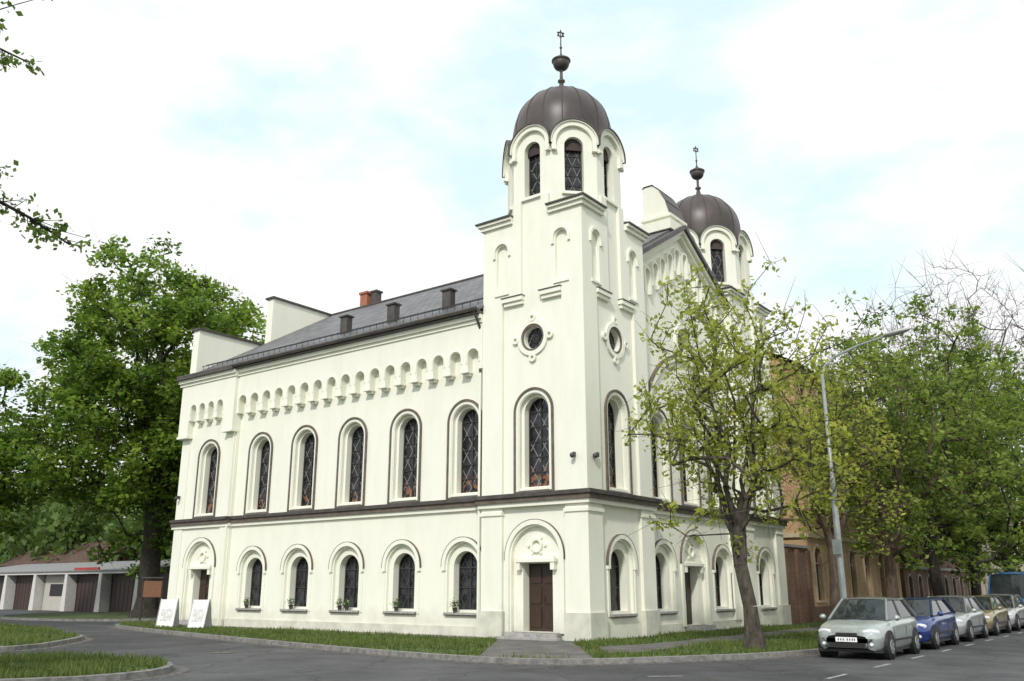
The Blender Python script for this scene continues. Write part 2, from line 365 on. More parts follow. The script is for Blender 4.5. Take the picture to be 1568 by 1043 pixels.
TA=2.2; WP=2.08
def niche(fr,cx,d): 
    o,_=opening(fr,[arch(cx,.25,12.15,13.78,12)],[.20],W,d)
    ring(MO,fr,arch(cx,.30,13.55,13.78,12),arch(cx,.40,13.55,13.78,12),d,d+.07)
    fbox(MO,fr,cx-.32,cx+.32,12.05,12.14,d,d+.05)
    return o
DR=S.mb('dome',DOME,True); RB=S.mb('dome_ribs',DOME,True); FN=S.mb('finials',FLASH,True)
def tower(cx,cy,faces):
    dirs={'S':((1,0,0),(0,-1,0)),'E':((0,1,0),(1,0,0)),'N':((-1,0,0),(0,1,0)),'W':((0,-1,0),(-1,0,0))}
    for k,(u,n) in dirs.items():
        fr=Fr((cx,cy,0),u,n)
        D=WP; hs=[]
        kind=faces.get(k,'plain')
        if kind!='plain':
            hs.append(big_window(fr,0.0,D)); hs.append(rose(fr,0.0,D))
            if kind=='door': hs.append(portal(fr,0.0,D))
            else: hs.append(low_window(fr,0.0,D))
        panel(W,fr,rect(-WP,WP,0,14.9),hs,D)
        for s in(-1,1):
            L=[(s*.45,11.9),(s*TA,11.9),(s*TA,14.9),(s*.80,14.9),(s*.80,15.62),(s*.45,15.62)]
            hole=niche(fr,s*1.32,TA)
            panel(W,fr,L,[hole],TA)
            reveal(W,fr,L,TA,WP,skip=lambda a,b:abs(abs(a[0])-TA)<1e-4 and abs(abs(b[0])-TA)<1e-4)
            a,b=sorted((s*.38,s*1.30)); fbox(MO,fr,a,b,11.74,11.90,WP-.01,TA+.07); fbox(MO,fr,a+.06,b-.02,11.60,11.74,WP-.01,TA+.0)
            fbox(FL,fr,a-.02,b+.02,11.90,11.93,WP-.01,TA+.10)
    for sx in(-1,1):
        for sy in(-1,1):
            def cb(m,i,o,z0,z1):
                xs=sorted((cx+sx*i,cx+sx*o)); ys=sorted((cy+sy*i,cy+sy*o)); box(m,*xs,*ys,z0,z1)
            cb(W,1.30,TA,0,4.40); cb(W,1.30,TA,4.7,11.9)
            cb(PL,1.25,TA+.06,0,.95); cb(MO,1.27,TA+.05,4.1,4.22)
            cb(MO,.82,TA+.10,14.78,14.93); cb(MO,.82,TA+.19,14.93,15.03); cb(FL,.81,TA+.25,15.03,15.09)
            a=.82;b=TA+.22
            q=[(a,a),(b,a),(b,b),(a,b)]
            vs=[(cx+sx*p,cy+sy*r,15.09) for p,r in q]+[(cx+sx*1.2,cy+sy*1.2,15.5)]
            FL.add(vs,[(0,1,4),(1,2,4),(2,3,4),(3,0,4)])
    e=TA+.06
    box(MO,cx-e-.04,cx+e+.04,cy-e-.04,cy+e+.04,4.36,4.50); box(DM,cx-e-.11,cx+e+.11,cy-e-.11,cy+e+.11,4.50,4.66); box(FL,cx-e-.18,cx+e+.18,cy-e-.18,cy+e+.18,4.66,4.79)
    hw=WP*math.tan(math.pi/8)
    for k in range(8):
        t=k*math.pi/4; n=(math.cos(t),math.sin(t),0); u=(-math.sin(t),math.cos(t),0)
        fr=Fr((cx,cy,0),u,n); zs=17.68; wr=.36; ws=17.60
        wl=arch(0,wr,15.72,ws,14)
        o,dd=opening(fr,[wl],[.34],GU,WP)
        ring(BA,fr,arch(0,wr-.05,15.77,ws,14),arch(0,wr-.002,15.722,ws,14),dd,dd+.04)
        fbox(BA,fr,-.012,.012,15.75,ws+.3,dd,dd+.03)
        for zz in(16.1,16.5,16.9,17.3,17.6): fbox(BA,fr,-wr+.05,wr-.05,zz-.01,zz+.01,dd,dd+.028)
        panel(W,fr,arch(0,hw,14.9,zs,20),[wl],WP)
        fbox(MO,fr,-.48,.48,15.60,15.71,WP-.25,WP+.10)
        ring(MO,fr,arch(0,hw-.17,17.45,zs,24),arch(0,hw+.0,17.45,zs,24),WP,WP+.13)
        ring(MO,fr,arch(0,hw+.0,17.60,zs,24),arch(0,hw+.05,17.60,zs,24),WP-.2,WP+.19)
        ring(FL,fr,arch(0,hw+.05,17.60,zs,24),arch(0,hw+.10,17.60,zs,24),WP-.2,WP+.23)
        for s in(-1,1): fbox(MO,fr,s*(hw-.09)-.09,s*(hw-.09)+.09,17.33,17.45,WP,WP+.17)
        bl=arch(0,hw+.06,17.4,zs,20)
        for i in range(1,len(bl)-2):
            a,b=bl[i],bl[i+1]
            DR.add([fr.P(*a,WP+.18),fr.P(*b,WP+.18),fr.P(b[0]*.3,b[1],.6),fr.P(a[0]*.3,a[1],.6)],[(0,1,2,3)])
    RD=1.97; zc=19.0
    prof=[(RD-.08,17.5),(RD-.03,18.2),(RD,18.8)]+[(RD*math.cos(a),zc+1.04*RD*math.sin(a)) for a in [math.pi/2*i/14 for i in range(14)]]+[(.10,zc+1.04*RD)]
    lathe(DR,(cx,cy,0),prof,48)
    for k in range(16):
        t=(k+.5)*2*math.pi/16
        pr=[((r+.004)*math.cos(t)+cx,(r+.004)*math.sin(t)+cy,z+.004) for r,z in prof]
        for i in range(len(pr)-1): tube(RB,pr[i],pr[i+1],.02,.02,5)
    lathe(FN,(cx,cy,0),[(.34,20.92),(.34,21.08),(.2,21.14),(.12,21.28),(.075,21.5),(.15,21.55),(.15,21.61),(.07,21.66),(.06,22.05),(.10,22.1)],16)
    lathe(FN,(cx,cy,22.40),[(.04,-.32),(.16,-.285),(.26,-.21),(.32,-.10),(.345,.02),(.335,.07),(.39,.09),(.39,.15),(.31,.17),(.25,.24),(.15,.30),(.08,.36),(.04,.46)],20)
    tube(FN,(cx,cy,22.75),(cx,cy,24.0),.035,.02,6)
    sphere(FN,(cx,cy,23.15),.06,8,6)
    for flip in(0,1):
        p=[(.17*math.sin(2*math.pi*i/3+flip*math.pi),23.78+.17*math.cos(2*math.pi*i/3+flip*math.pi)) for i in range(3)]
        for i in range(3):
            a=p[i];b=p[(i+1)%3]; tube(FN,(cx+a[0]*.6,cy+a[0]*.8,a[1]),(cx+b[0]*.6,cy+b[0]*.8,b[1]),.022,.022,4)
tower(-2.2,2.2,{'S':'door','E':'win'})
tower(-2.2,14.8,{'E':'win','N':'win'})
CF=Fr((-.5,0,0),(0,1,0),(1,0,0))
h=[big_window(CF,y,0) for y in(6.0,8.5,11.0)]+[portal(CF,8.5,0)]+[low_window(CF,y,0) for y in (5.9,11.1)]
def gz(y): return 16.72-.596*abs(y-8.5)
panel(W,CF,[(4.2,0),(4.2,gz(4.2)),(8.5,16.72),(12.8,gz(12.8)),(12.8,0)],h+[circ(8.5,11.6,.55,28)],0)
reveal(W,CF,circ(8.5,11.6,.55,28),0,-.25); panel(GU,CF,circ(8.5,11.6,.55,28),[],-.25)
ring(MO,CF,circ(8.5,11.6,.62,28),circ(8.5,11.6,.80,28),0,.09,True)
string_s(CF,4.4,12.6)
fbox(PL,CF,4.4,7.2,0,.42,-.05,.05); fbox(PL,CF,9.8,12.6,0,.42,-.05,.05)
big=lambda r:[(8.5+r*math.cos(math.pi-math.pi*i/32),7.2+r*math.sin(math.pi-math.pi*i/32)) for i in range(33)]
ring(MO,CF,big(3.55),big(3.75),0,.12); ring(DM,CF,big(3.75),big(3.82),0,.14)
for s in(-1,1):
    for (o0,o1,dd,mm) in((-.42,-.24,.20,MO),(-.24,-.08,.34,MO),(-.08,.12,.46,FL)):
        y0=8.5; y1=8.5+s*4.1
        L=[(y0,16.75+o0),(y0,16.75+o1),(y1,16.75+o1-.596*4.1),(y1,16.75+o0-.596*4.1)]
        prism(mm,CF,L,-.05,dd)
    for i in range(6):
        y=8.5+s*(.36+.68*i); zt=16.72-.596*abs(y-8.5)-.95
        ring(MO,CF,arch(y,.20,zt-.95,zt-.1,10),arch(y,.30,zt-.95,zt-.1,10),0,.16)
for y in(4.75,12.25): fbox(MO,CF,y-.3,y+.3,0.42,4.36,0,.12); fbox(MO,CF,y-.3,y+.3,4.8,12.0,0,.12)
TB=Fr((0,8.5,0),(1,0,0),(0,-1,0))
tl=[(-1.7,16.6),(-1.7,18.7),(-1.62,18.78),(-1.2,18.78),(-.9,18.5),(-.6,17.9),(-.45,17.3),(-.45,16.6)]
prism(W,TB,tl,-.7,.7,back=True)
box(MO,-1.82,-.35,7.7,9.3,17.15,17.27)
for i in range(2,7):
    a,b=tl[i-1],tl[i]; 
    FL.add([TB.P(a[0],a[1]+.03,.76),TB.P(b[0]+.02,b[1]+.03,.76),TB.P(b[0]+.02,b[1]+.03,-.76),TB.P(a[0],a[1]+.03,-.76)],[(0,1,2,3)])
box(MO,-1.9,-.3,7.55,9.45,16.5,16.95)
for p in((-.45,-.1,5.9),(.1,.45,5.9),(-22.9,-.1,5.8)): 
    sphere(FN,(p[0],p[1]-.08,p[2]),.09,8,6); box(FL,p[0]-.03,p[0]+.03,p[1]-.02,p[1]+.12,p[2]-.03,p[2]+.12)
S.done()

# ------------------------------------------------------------------ GROUND
GRASS=noisemat('grass',(.040,.070,.014),(.10,.145,.038),scale=1.2,rough=.95,bump=.5,bscale=60,c3=(.16,.15,.075))
def asphaltmat():
    m,nt,b=newmat('asphalt'); L=nt.links
    tc=N(nt,'ShaderNodeTexCoord')
    n1=N(nt,'ShaderNodeTexNoise'); n1.inputs['Scale'].default_value=.45; n1.inputs['Detail'].default_value=9; n1.inputs['Roughness'].default_value=.75; L.new(tc.outputs['Object'],n1.inputs[0])
    cr=N(nt,'ShaderNodeValToRGB'); cr.color_ramp.elements[0].position=.36; cr.color_ramp.elements[1].position=.66
    cr.color_ramp.elements[0].color=(.038,.039,.042,1); cr.color_ramp.elements[1].color=(.098,.098,.102,1); L.new(n1.outputs['Fac'],cr.inputs[0])
    n2=N(nt,'ShaderNodeTexNoise'); n2.inputs['Scale'].default_value=55; n2.inputs['Detail'].default_value=2; L.new(tc.outputs['Object'],n2.inputs[0])
    mx=N(nt,'ShaderNodeMixRGB',blend_type='OVERLAY'); mx.inputs[0].default_value=.7; L.new(cr.outputs[0],mx.inputs[1]); L.new(n2.outputs['Fac'],mx.inputs[2])
    vo=N(nt,'ShaderNodeTexVoronoi'); vo.feature='DISTANCE_TO_EDGE'; vo.inputs['Scale'].default_value=.22
    nd=N(nt,'ShaderNodeTexNoise'); nd.inputs['Scale'].default_value=1.1; nd.inputs['Detail'].default_value=7; L.new(tc.outputs['Object'],nd.inputs[0])
    ma=N(nt,'ShaderNodeMixRGB',blend_type='ADD'); ma.inputs[0].default_value=1.6; ma.use_clamp=False; L.new(tc.outputs['Object'],ma.inputs[1]); L.new(nd.outputs['Color'],ma.inputs[2]); L.new(ma.outputs[0],vo.inputs['Vector'])
    lt=N(nt,'ShaderNodeMath',operation='LESS_THAN'); lt.inputs[1].default_value=.006; L.new(vo.outputs['Distance'],lt.inputs[0])
    l2=N(nt,'ShaderNodeMath',operation='MULTIPLY'); l2.inputs[1].default_value=.7; L.new(lt.outputs[0],l2.inputs[0])
    m2=N(nt,'ShaderNodeMixRGB'); m2.inputs[2].default_value=(.022,.022,.022,1); L.new(l2.outputs[0],m2.inputs[0]); L.new(mx.outputs[0],m2.inputs[1])
    br=N(nt,'ShaderNodeTexVoronoi'); br.inputs['Scale'].default_value=.16; br.distance='CHEBYCHEV'; L.new(tc.outputs['Object'],br.inputs['Vector'])
    sx=N(nt,'ShaderNodeSeparateColor'); L.new(br.outputs['Color'],sx.inputs[0])
    g=N(nt,'ShaderNodeMath',operation='GREATER_THAN'); g.inputs[1].default_value=.70; L.new(sx.outputs[0],g.inputs[0])
    g2=N(nt,'ShaderNodeMath',operation='MULTIPLY'); g2.inputs[1].default_value=.6; L.new(g.outputs[0],g2.inputs[0])
    m3=N(nt,'ShaderNodeMixRGB',blend_type='MULTIPLY'); m3.inputs[2].default_value=(.55,.55,.56,1); L.new(g2.outputs[0],m3.inputs[0]); L.new(m2.outputs[0],m3.inputs[1])
    L.new(m3.outputs[0],b.inputs['Base Color']); b.inputs['Roughness'].default_value=.78
    bp=N(nt,'ShaderNodeBump'); bp.inputs['Strength'].default_value=.3; bp.inputs['Distance'].default_value=.01; L.new(n2.outputs['Fac'],bp.inputs['Height']); L.new(bp.outputs[0],b.inputs['Normal'])
    return m
ASPH=asphaltmat()
PATH=noisemat('path_asphalt',(.085,.08,.075),(.16,.15,.14),scale=1.5,rough=.9,bump=.3)
GRAVEL=noisemat('gravel',(.13,.12,.10),(.32,.30,.265),scale=14,rough=.95,bump=.6,bscale=30)
KERB=noisemat('granite_kerb',(.13,.125,.118),(.26,.25,.235),scale=5,rough=.85,bump=.3)
def sheet(name,poly,z,mat):
    m=MB(); tr=tessellate_polygon([[Vector((a,b,0)) for a,b in poly]]); m.add([(a,b,z) for a,b in poly],[tuple(t) for t in tr]); return mkobj(name,m,mat)
sheet('ground',[(-900,-900),(900,-900),(900,900),(-900,900)],-.02,GRASS)
sheet('road',[(-90,-60),(45,-60),(45,160),(-90,160)],0,ASPH)
def smoothpoly(p,it=2,keep=None):
    for _ in range(it):
        q=[]
        n=len(p)
        for i in range(n):
            a=p[i];b=p[(i+1)%n]
            q.append((a[0]*.75+b[0]*.25,a[1]*.75+b[1]*.25)); q.append((a[0]*.25+b[0]*.75,a[1]*.25+b[1]*.75))
        p=q
    return p
block=smoothpoly([(-26.8,60),(-26.8,2),(-25,-1.6),(-20,-3.1),(-12,-4.9),(-3.3,-6.7),(1.6,-7.2),(3.6,-6.5),(5.0,-4.2),(6.3,-1.8),(6.95,1.0),(7.0,5),(7.0,158),(-20,158)],2)
lawn2=smoothpoly([(-34,-3),(-16.5,-7.4),(-14.6,-8.6),(-10.8,-12.4),(-14,-17),(-22,-21),(-45,-15)],2)
lawn3=smoothpoly([(-8.2,-13.7),(-4.2,-12.0),(-1.4,-13.6),(-1.6,-16.5),(-8,-23),(-16,-20)],2)
lawn4=smoothpoly([(-28.8,1.5),(-40,-1),(-46,6),(-44,11),(-30,12)],2)
COB=noisemat('cobble_gutter',(.045,.043,.04),(.17,.16,.148),scale=7,rough=.9,bump=.8,bscale=9,detail=3)
def kerb(name,poly,w=.14,h=.13):
    m=MB(); n=len(poly); vs=[]
    ar=sum(poly[i][0]*poly[(i+1)%n][1]-poly[(i+1)%n][0]*poly[i][1] for i in range(n))
    sg=1 if ar>0 else -1
    for i in range(n):
        a=Vector(poly[i-1]);b=Vector(poly[i]);c=Vector(poly[(i+1)%n]); t=(c-a).normalized(); nn=Vector((t.y,-t.x))*sg
        o=b+nn*w
        vs+= [(b.x,b.y,0.0),(b.x,b.y,h),(o.x,o.y,h-.01),(o.x,o.y,-.01)]
    fs=[]
    for i in range(n):
        j=(i+1)%n
        for k in range(3): fs.append((i*4+k,j*4+k,j*4+k+1,i*4+k+1))
    m.add(vs,fs); o=mkobj(name,m,KERB)
    m=MB(); vs=[]
    for i in range(n):
        a=Vector(poly[i-1]);b=Vector(poly[i]);c=Vector(poly[(i+1)%n]); t=(c-a).normalized(); nn=Vector((t.y,-t.x))*sg
        p=b+nn*(w+.002); q=b+nn*(w+.34); vs+=[(p.x,p.y,.006),(q.x,q.y,.005)]
    m.add(vs,[(2*i,2*((i+1)%n),2*((i+1)%n)+1,2*i+1) for i in range(n)]); mkobj('gutter',m,COB)
    return o
for nm,p in(('lawn',block),('lawn',lawn2),('lawn',lawn3),('lawn',lawn4)):
    sheet(nm,p,.10,GRASS); kerb('kerb',p)
sheet('gravel_strip',[(-23.6,-.75),(-4.4,-.75),(-4.4,.25),(-23.6,.25)],.104,GRAVEL)
sheet('footpath',[(-3.5,-.1),(-.7,-.1),(3.9,-6.0),(3.3,-6.45),(1.2,-7.0)],.104,PATH)
sheet('pavement',[(1.6,-2.2),(3.1,-4.1),(3.6,-3.4),(3.4,0),(3.4,150),(2.0,150),(2.0,0)],.108,PATH)
sheet('footpath',[(-22.2,-.76),(-19.6,-.76),(-19.3,-3.0),(-21.8,-2.4)],.108,PATH)
mk=MB()
def dash(m,a,b,w=.12,z=.004):
    a=Vector((*a,z));b=Vector((*b,z));d=(b-a).normalized();n=Vector((-d.y,d.x,0))*w/2
    m.add([a-n,b-n,b+n,a+n],[(0,1,2,3)])
y=-6.2
while y<60: dash(mk,(9.3,y),(9.3,y+1.2),.10); y+=3.2
dash(mk,(6.3,-7.9),(6.8,-7.4),.1)
mkobj('road_markings',mk,noisemat('worn_road_paint',(.10,.10,.10),(.50,.50,.48),scale=9,rough=.7))
g=MB(); lathe(g,(-6.2,-8.9,0.004),[(.32,0),(.32,.006)],20); mkobj('manhole_cover',g,FLASH)
def inpoly(x,y,p):
    c=np.zeros(len(x),bool); n=len(p)
    for i in range(n):
        x1,y1=p[i];x2,y2=p[(i+1)%n]
        if y1==y2: continue
        k=((y1>y)!=(y2>y))&(x<(x2-x1)*(y-y1)/(y2-y1)+x1); c^=k
    return c
LBLADE=leafmat('grass_blades',(.045,.08,.016),(.17,.21,.06),.3)
def rawmesh(name,V,F,mat,lc=None,smooth=False):
    me=bpy.data.meshes.new(name); nv=len(V); nf,k=F.shape
    me.vertices.add(nv); me.vertices.foreach_set('co',V.astype(np.float32).ravel())
    me.loops.add(nf*k); me.loops.foreach_set('vertex_index',F.astype(np.int32).ravel())
    me.polygons.add(nf); me.polygons.foreach_set('loop_start',np.arange(0,nf*k,k,dtype=np.int32))
    me.update(calc_edges=True); me.materials.append(mat)
    if lc is not None:
        a=me.color_attributes.new('lc','FLOAT_COLOR','POINT'); c=np.ones((nv,4),np.float32); c[:,:3]=lc[:,None]; a.data.foreach_set('color',c.ravel())
    o=bpy.data.objects.new(name,me); scene.collection.objects.link(o); return o
rng=np.random.default_rng(5)
def blades(name,poly,bb,n,excl=[],h=.09):
    x=rng.uniform(bb[0],bb[1],n);y=rng.uniform(bb[2],bb[3],n); k=inpoly(x,y,poly)
    for e in excl: k&=~inpoly(x,y,e)
    x=x[k];y=y[k]
    den=np.sin(x*1.7+y)*np.cos(y*2.1-x*.6)*.6+np.sin(x*.5-y*.9)*.4
    keep=rng.random(len(x))<.62+.5*den
    x=x[keep];y=y[keep];den=den[keep];n=len(x)
    t=rng.uniform(0,6.28,n); w=.022; hh=h*rng.uniform(.4,1.7,n)*(1+.5*den)
    V=np.zeros((n,3,3)); V[:,0]=np.stack([x-w*np.cos(t),y-w*np.sin(t),np.full(n,.1)],1); V[:,1]=np.stack([x+w*np.cos(t),y+w*np.sin(t),np.full(n,.1)],1)
    V[:,2]=np.stack([x+rng.normal(0,.03,n),y+rng.normal(0,.03,n),.1+hh],1)
    lc=np.repeat(np.clip(rng.normal(.45,.22,n)+.3*den,0,1),3)
    rawmesh(name,V.reshape(-1,3),np.arange(n*3).reshape(-1,3),LBLADE,lc)
ex=[[(-23.6,-.75),(.0,-.75),(0,17),(-23.6,17)],[(-3.5,-.1),(-.7,-.1),(3.9,-6.0),(3.3,-6.45),(1.2,-7.0)],[(1.6,-2.2),(3.1,-4.1),(3.6,-3.4),(3.4,0),(3.4,150),(2.0,150),(2.0,0)]]
blades('grass_tufts',block,(-26,7,-7.2,14),140000,ex)
blades('grass_tufts',lawn2,(-40,-10,-20,-3),90000,[],.10)
blades('grass_tufts',lawn3,(-14,-1,-20,-12),55000,[],.11)
# scattered fallen leaves on road, kerb and lawn
n=2600; fx=rng.uniform(-22,9,n); fy=rng.uniform(-14,1,n); k=(fy<-.9); fx=fx[k];fy=fy[k]; n=len(fx)
inb=inpoly(fx,fy,block)|inpoly(fx,fy,lawn2)|inpoly(fx,fy,lawn3)
dk=np.abs(inpoly(fx,fy+.9,block).astype(int)-inb.astype(int))
k=(inb|(dk>0)|(rng.random(n)<.12)); fx=fx[k];fy=fy[k];inb=inb[k];n=len(fx)
z=np.where(inb,.14,.012); t=rng.uniform(0,6.28,n); s=rng.uniform(.02,.045,n)
V=np.zeros((n,4,3))
for i,(cx_,cy_) in enumerate(((1,0),(0,.6),(-1,0),(0,-.6))):
    V[:,i]=np.stack([fx+s*(cx_*np.cos(t)-cy_*np.sin(t)),fy+s*(cx_*np.sin(t)+cy_*np.cos(t)),z+rng.uniform(0,.015,n)],1)
rawmesh('fallen_leaves',V.reshape(-1,3),np.arange(n*4).reshape(-1,4),leafmat('fallen_leaf_brown',(.06,.04,.02),(.28,.20,.09),.1),np.repeat(rng.random(n),4))

# ------------------------------------------------------------------ TREES
BARK=noisemat('bark',(.018,.015,.012),(.06,.05,.04),scale=5,stretch=(3,3,.7),rough=.95,bump=.7,bscale=18)
BARKP=noisemat('peeling_bark',(.035,.028,.022),(.10,.085,.065),scale=4,stretch=(2,2,.8),rough=.95,bump=.7,bscale=18,c3=(.34,.18,.09))
BARKB=noisemat('brown_bark',(.05,.035,.026),(.13,.09,.065),scale=5,stretch=(3,3,.7),rough=.95)
def tree(name,base,trunk_h,trunk_r,cc,cr,nclump,nleaf,lsize,clr,lm,seed,bark=BARK,limbs=5,tip=.012,shell=.55,lean=(0,0),droop=.25,flat=.6,lobes=1.0):
    rg=np.random.default_rng(seed); base=np.array(base,float)
    nodes=[base.copy()]; par=[-1]
    k=max(3,int(trunk_h/1.0))
    for i in range(1,k+1):
        p=base+np.array([lean[0]*i/k+rg.normal(0,.04),lean[1]*i/k+rg.normal(0,.04),trunk_h*i/k]); nodes.append(p); par.append(len(nodes)-2)
    top=len(nodes)-1; cc=np.array(cc,float); cr=np.array(cr,float)
    for l in range(limbs):
        a=2*math.pi*l/limbs+rg.normal(0,.3); el=rg.uniform(.5,1.3)
        tgt=cc+cr*np.array([math.cos(a)*math.cos(el),math.sin(a)*math.cos(el),math.sin(el)*.9])*.6
        prev=top if rg.random()<.7 else max(1,top-1); p0=nodes[prev]; st=7
        for i in range(1,st+1):
            f=i/st; p=p0*(1-f)+tgt*f; p=p+np.array([0,0,-.25*math.sin(f*3.14)])+rg.normal(0,.12,3)
            nodes.append(p); par.append(prev); prev=len(nodes)-1
    P=[]; ph=rg.uniform(0,6.28,6)
    while len(P)<nclump:
        d=rg.normal(size=3); d/=np.linalg.norm(d)
        az=math.atan2(d[1],d[0]); 
        mod=1+lobes*(.11*math.sin(3*az+ph[0])+.08*math.sin(5*az+ph[1]+3*d[2])+.10*math.sin(4*d[2]+ph[2]+2*az)+.06*math.sin(9*az+7*d[2]+ph[3]))
        r=(shell+(1-shell)*rg.random()**.7) if rg.random()<.82 else rg.random()*.8
        q=cc+cr*d*r*mod
        if q[2]<base[2]+1.8: continue
        P.append(q)
    P=np.array(P); P=P[np.argsort(np.linalg.norm(P-nodes[top],axis=1))]
    cl=[]
    for q in P:
        A=np.array(nodes[top:]); dd=np.linalg.norm(A-q,axis=1)+.6*np.maximum(0,A[:,2]-q[2]); j=int(np.argmin(dd))+top
        p0=nodes[j]; L=np.linalg.norm(q-p0); st=max(1,int(L/.7)); prev=j
        for i in range(1,st+1):
            f=i/st; p=p0*(1-f)+q*f+np.array([0,0,.12*L*math.sin(f*3.14)])+(rg.normal(0,.05,3) if i<st else 0)
            nodes.append(p); par.append(prev); prev=len(nodes)-1
        cl.append(prev)
    n=len(nodes); cnt=np.zeros(n)
    for c in cl: cnt[c]+=1
    for i in range(n-1,0,-1): cnt[par[i]]+=cnt[i]
    tot=max(cnt[0],1); rad=np.maximum(tip,trunk_r*np.sqrt(cnt/tot)*.9)
    G=Group(name); m=G.mb('trunk_and_limbs',bark,True)
    for i in range(1,n):
        pr=par[i]; r0=min(rad[pr],rad[i]*1.35) if pr>top else rad[pr]
        if i<=top: r0=trunk_r*(1.25 if pr==0 else 1-.15*pr/top); rr=trunk_r*(1-.15*i/top)
        else: rr=rad[i]
        tube(m,nodes[pr],nodes[i],r0,rr,8 if rr>.1 else (5 if rr>.03 else 3),caps=False)
    tube(m,base+np.array([0,0,-.1]),base+np.array([0,0,.45]),trunk_r*1.6,trunk_r*1.15,10,False)
    for c in cl:
        for _ in range(3):
            d=rg.normal(size=3)*clr*.9
            if nleaf==0: d[2]=abs(d[2])*1.2
            tube(m,nodes[c],nodes[c]+d,tip*.8,tip*.35,3,False)
    G.done()
    if nleaf>0:
        C=np.array([nodes[c] for c in cl]); m_=len(C)
        per=np.repeat(np.arange(m_),nleaf); K=len(per)
        off=rg.normal(size=(K,3)); off/=np.linalg.norm(off,axis=1)[:,None]; off*=(rg.random(K)**.5)[:,None]*clr*rg.uniform(.7,1.3,m_)[per][:,None]; off[:,2]*=flat
        pc=C[per]+off
        a1=rg.normal(size=(K,3)); a1[:,2]=a1[:,2]*.5-droop; a1/=np.linalg.norm(a1,axis=1)[:,None]
        b1=rg.normal(size=(K,3)); b1[:,2]*=.5; b1-= (b1*a1).sum(1)[:,None]*a1; b1/=np.linalg.norm(b1,axis=1)[:,None]
        s=lsize*rg.uniform(.6,1.3,K)[:,None]
        V=np.stack([pc-a1*s*.5,pc+b1*s*.28,pc+a1*s*.5,pc-b1*s*.28],1).reshape(-1,3)
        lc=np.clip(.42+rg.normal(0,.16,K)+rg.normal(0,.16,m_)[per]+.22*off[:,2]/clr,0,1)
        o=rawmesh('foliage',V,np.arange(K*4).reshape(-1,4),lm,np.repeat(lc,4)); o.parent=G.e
    return G
LG=leafmat('chestnut_leaves',(.045,.10,.012),(.27,.38,.055),.42)
LY=leafmat('young_leaves',(.17,.21,.03),(.44,.46,.085),.45)
LM=leafmat('street_tree_leaves',(.06,.11,.018),(.30,.38,.07),.45)
LD=leafmat('distant_leaves',(.05,.09,.02),(.16,.24,.06))
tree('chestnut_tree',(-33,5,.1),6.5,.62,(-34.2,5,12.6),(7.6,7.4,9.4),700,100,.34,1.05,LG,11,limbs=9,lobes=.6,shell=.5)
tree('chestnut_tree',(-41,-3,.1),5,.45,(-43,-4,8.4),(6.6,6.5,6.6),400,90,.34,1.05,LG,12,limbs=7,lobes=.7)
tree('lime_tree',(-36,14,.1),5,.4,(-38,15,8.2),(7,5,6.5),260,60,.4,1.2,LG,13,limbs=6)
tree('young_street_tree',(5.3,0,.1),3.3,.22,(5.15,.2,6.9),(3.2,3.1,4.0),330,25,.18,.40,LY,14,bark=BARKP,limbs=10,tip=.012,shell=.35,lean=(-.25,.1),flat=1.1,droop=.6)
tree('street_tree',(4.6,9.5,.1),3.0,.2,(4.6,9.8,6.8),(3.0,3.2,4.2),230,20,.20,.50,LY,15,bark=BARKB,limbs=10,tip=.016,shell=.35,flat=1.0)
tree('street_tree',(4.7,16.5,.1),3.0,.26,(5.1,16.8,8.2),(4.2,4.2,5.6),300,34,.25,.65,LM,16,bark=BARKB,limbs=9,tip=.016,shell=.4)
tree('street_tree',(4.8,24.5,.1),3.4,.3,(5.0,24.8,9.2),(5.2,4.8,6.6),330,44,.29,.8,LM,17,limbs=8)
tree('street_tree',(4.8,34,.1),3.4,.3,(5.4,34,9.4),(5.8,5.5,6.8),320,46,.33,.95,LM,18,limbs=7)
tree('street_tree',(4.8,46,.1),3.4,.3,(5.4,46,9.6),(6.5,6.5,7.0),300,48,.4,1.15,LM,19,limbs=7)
tree('bare_tree',(-1,56,.1),7,.4,(1,57,19.0),(11,9,9.5),900,0,.3,1.1,LM,20,bark=BARKB,limbs=11,tip=.022,shell=.3)
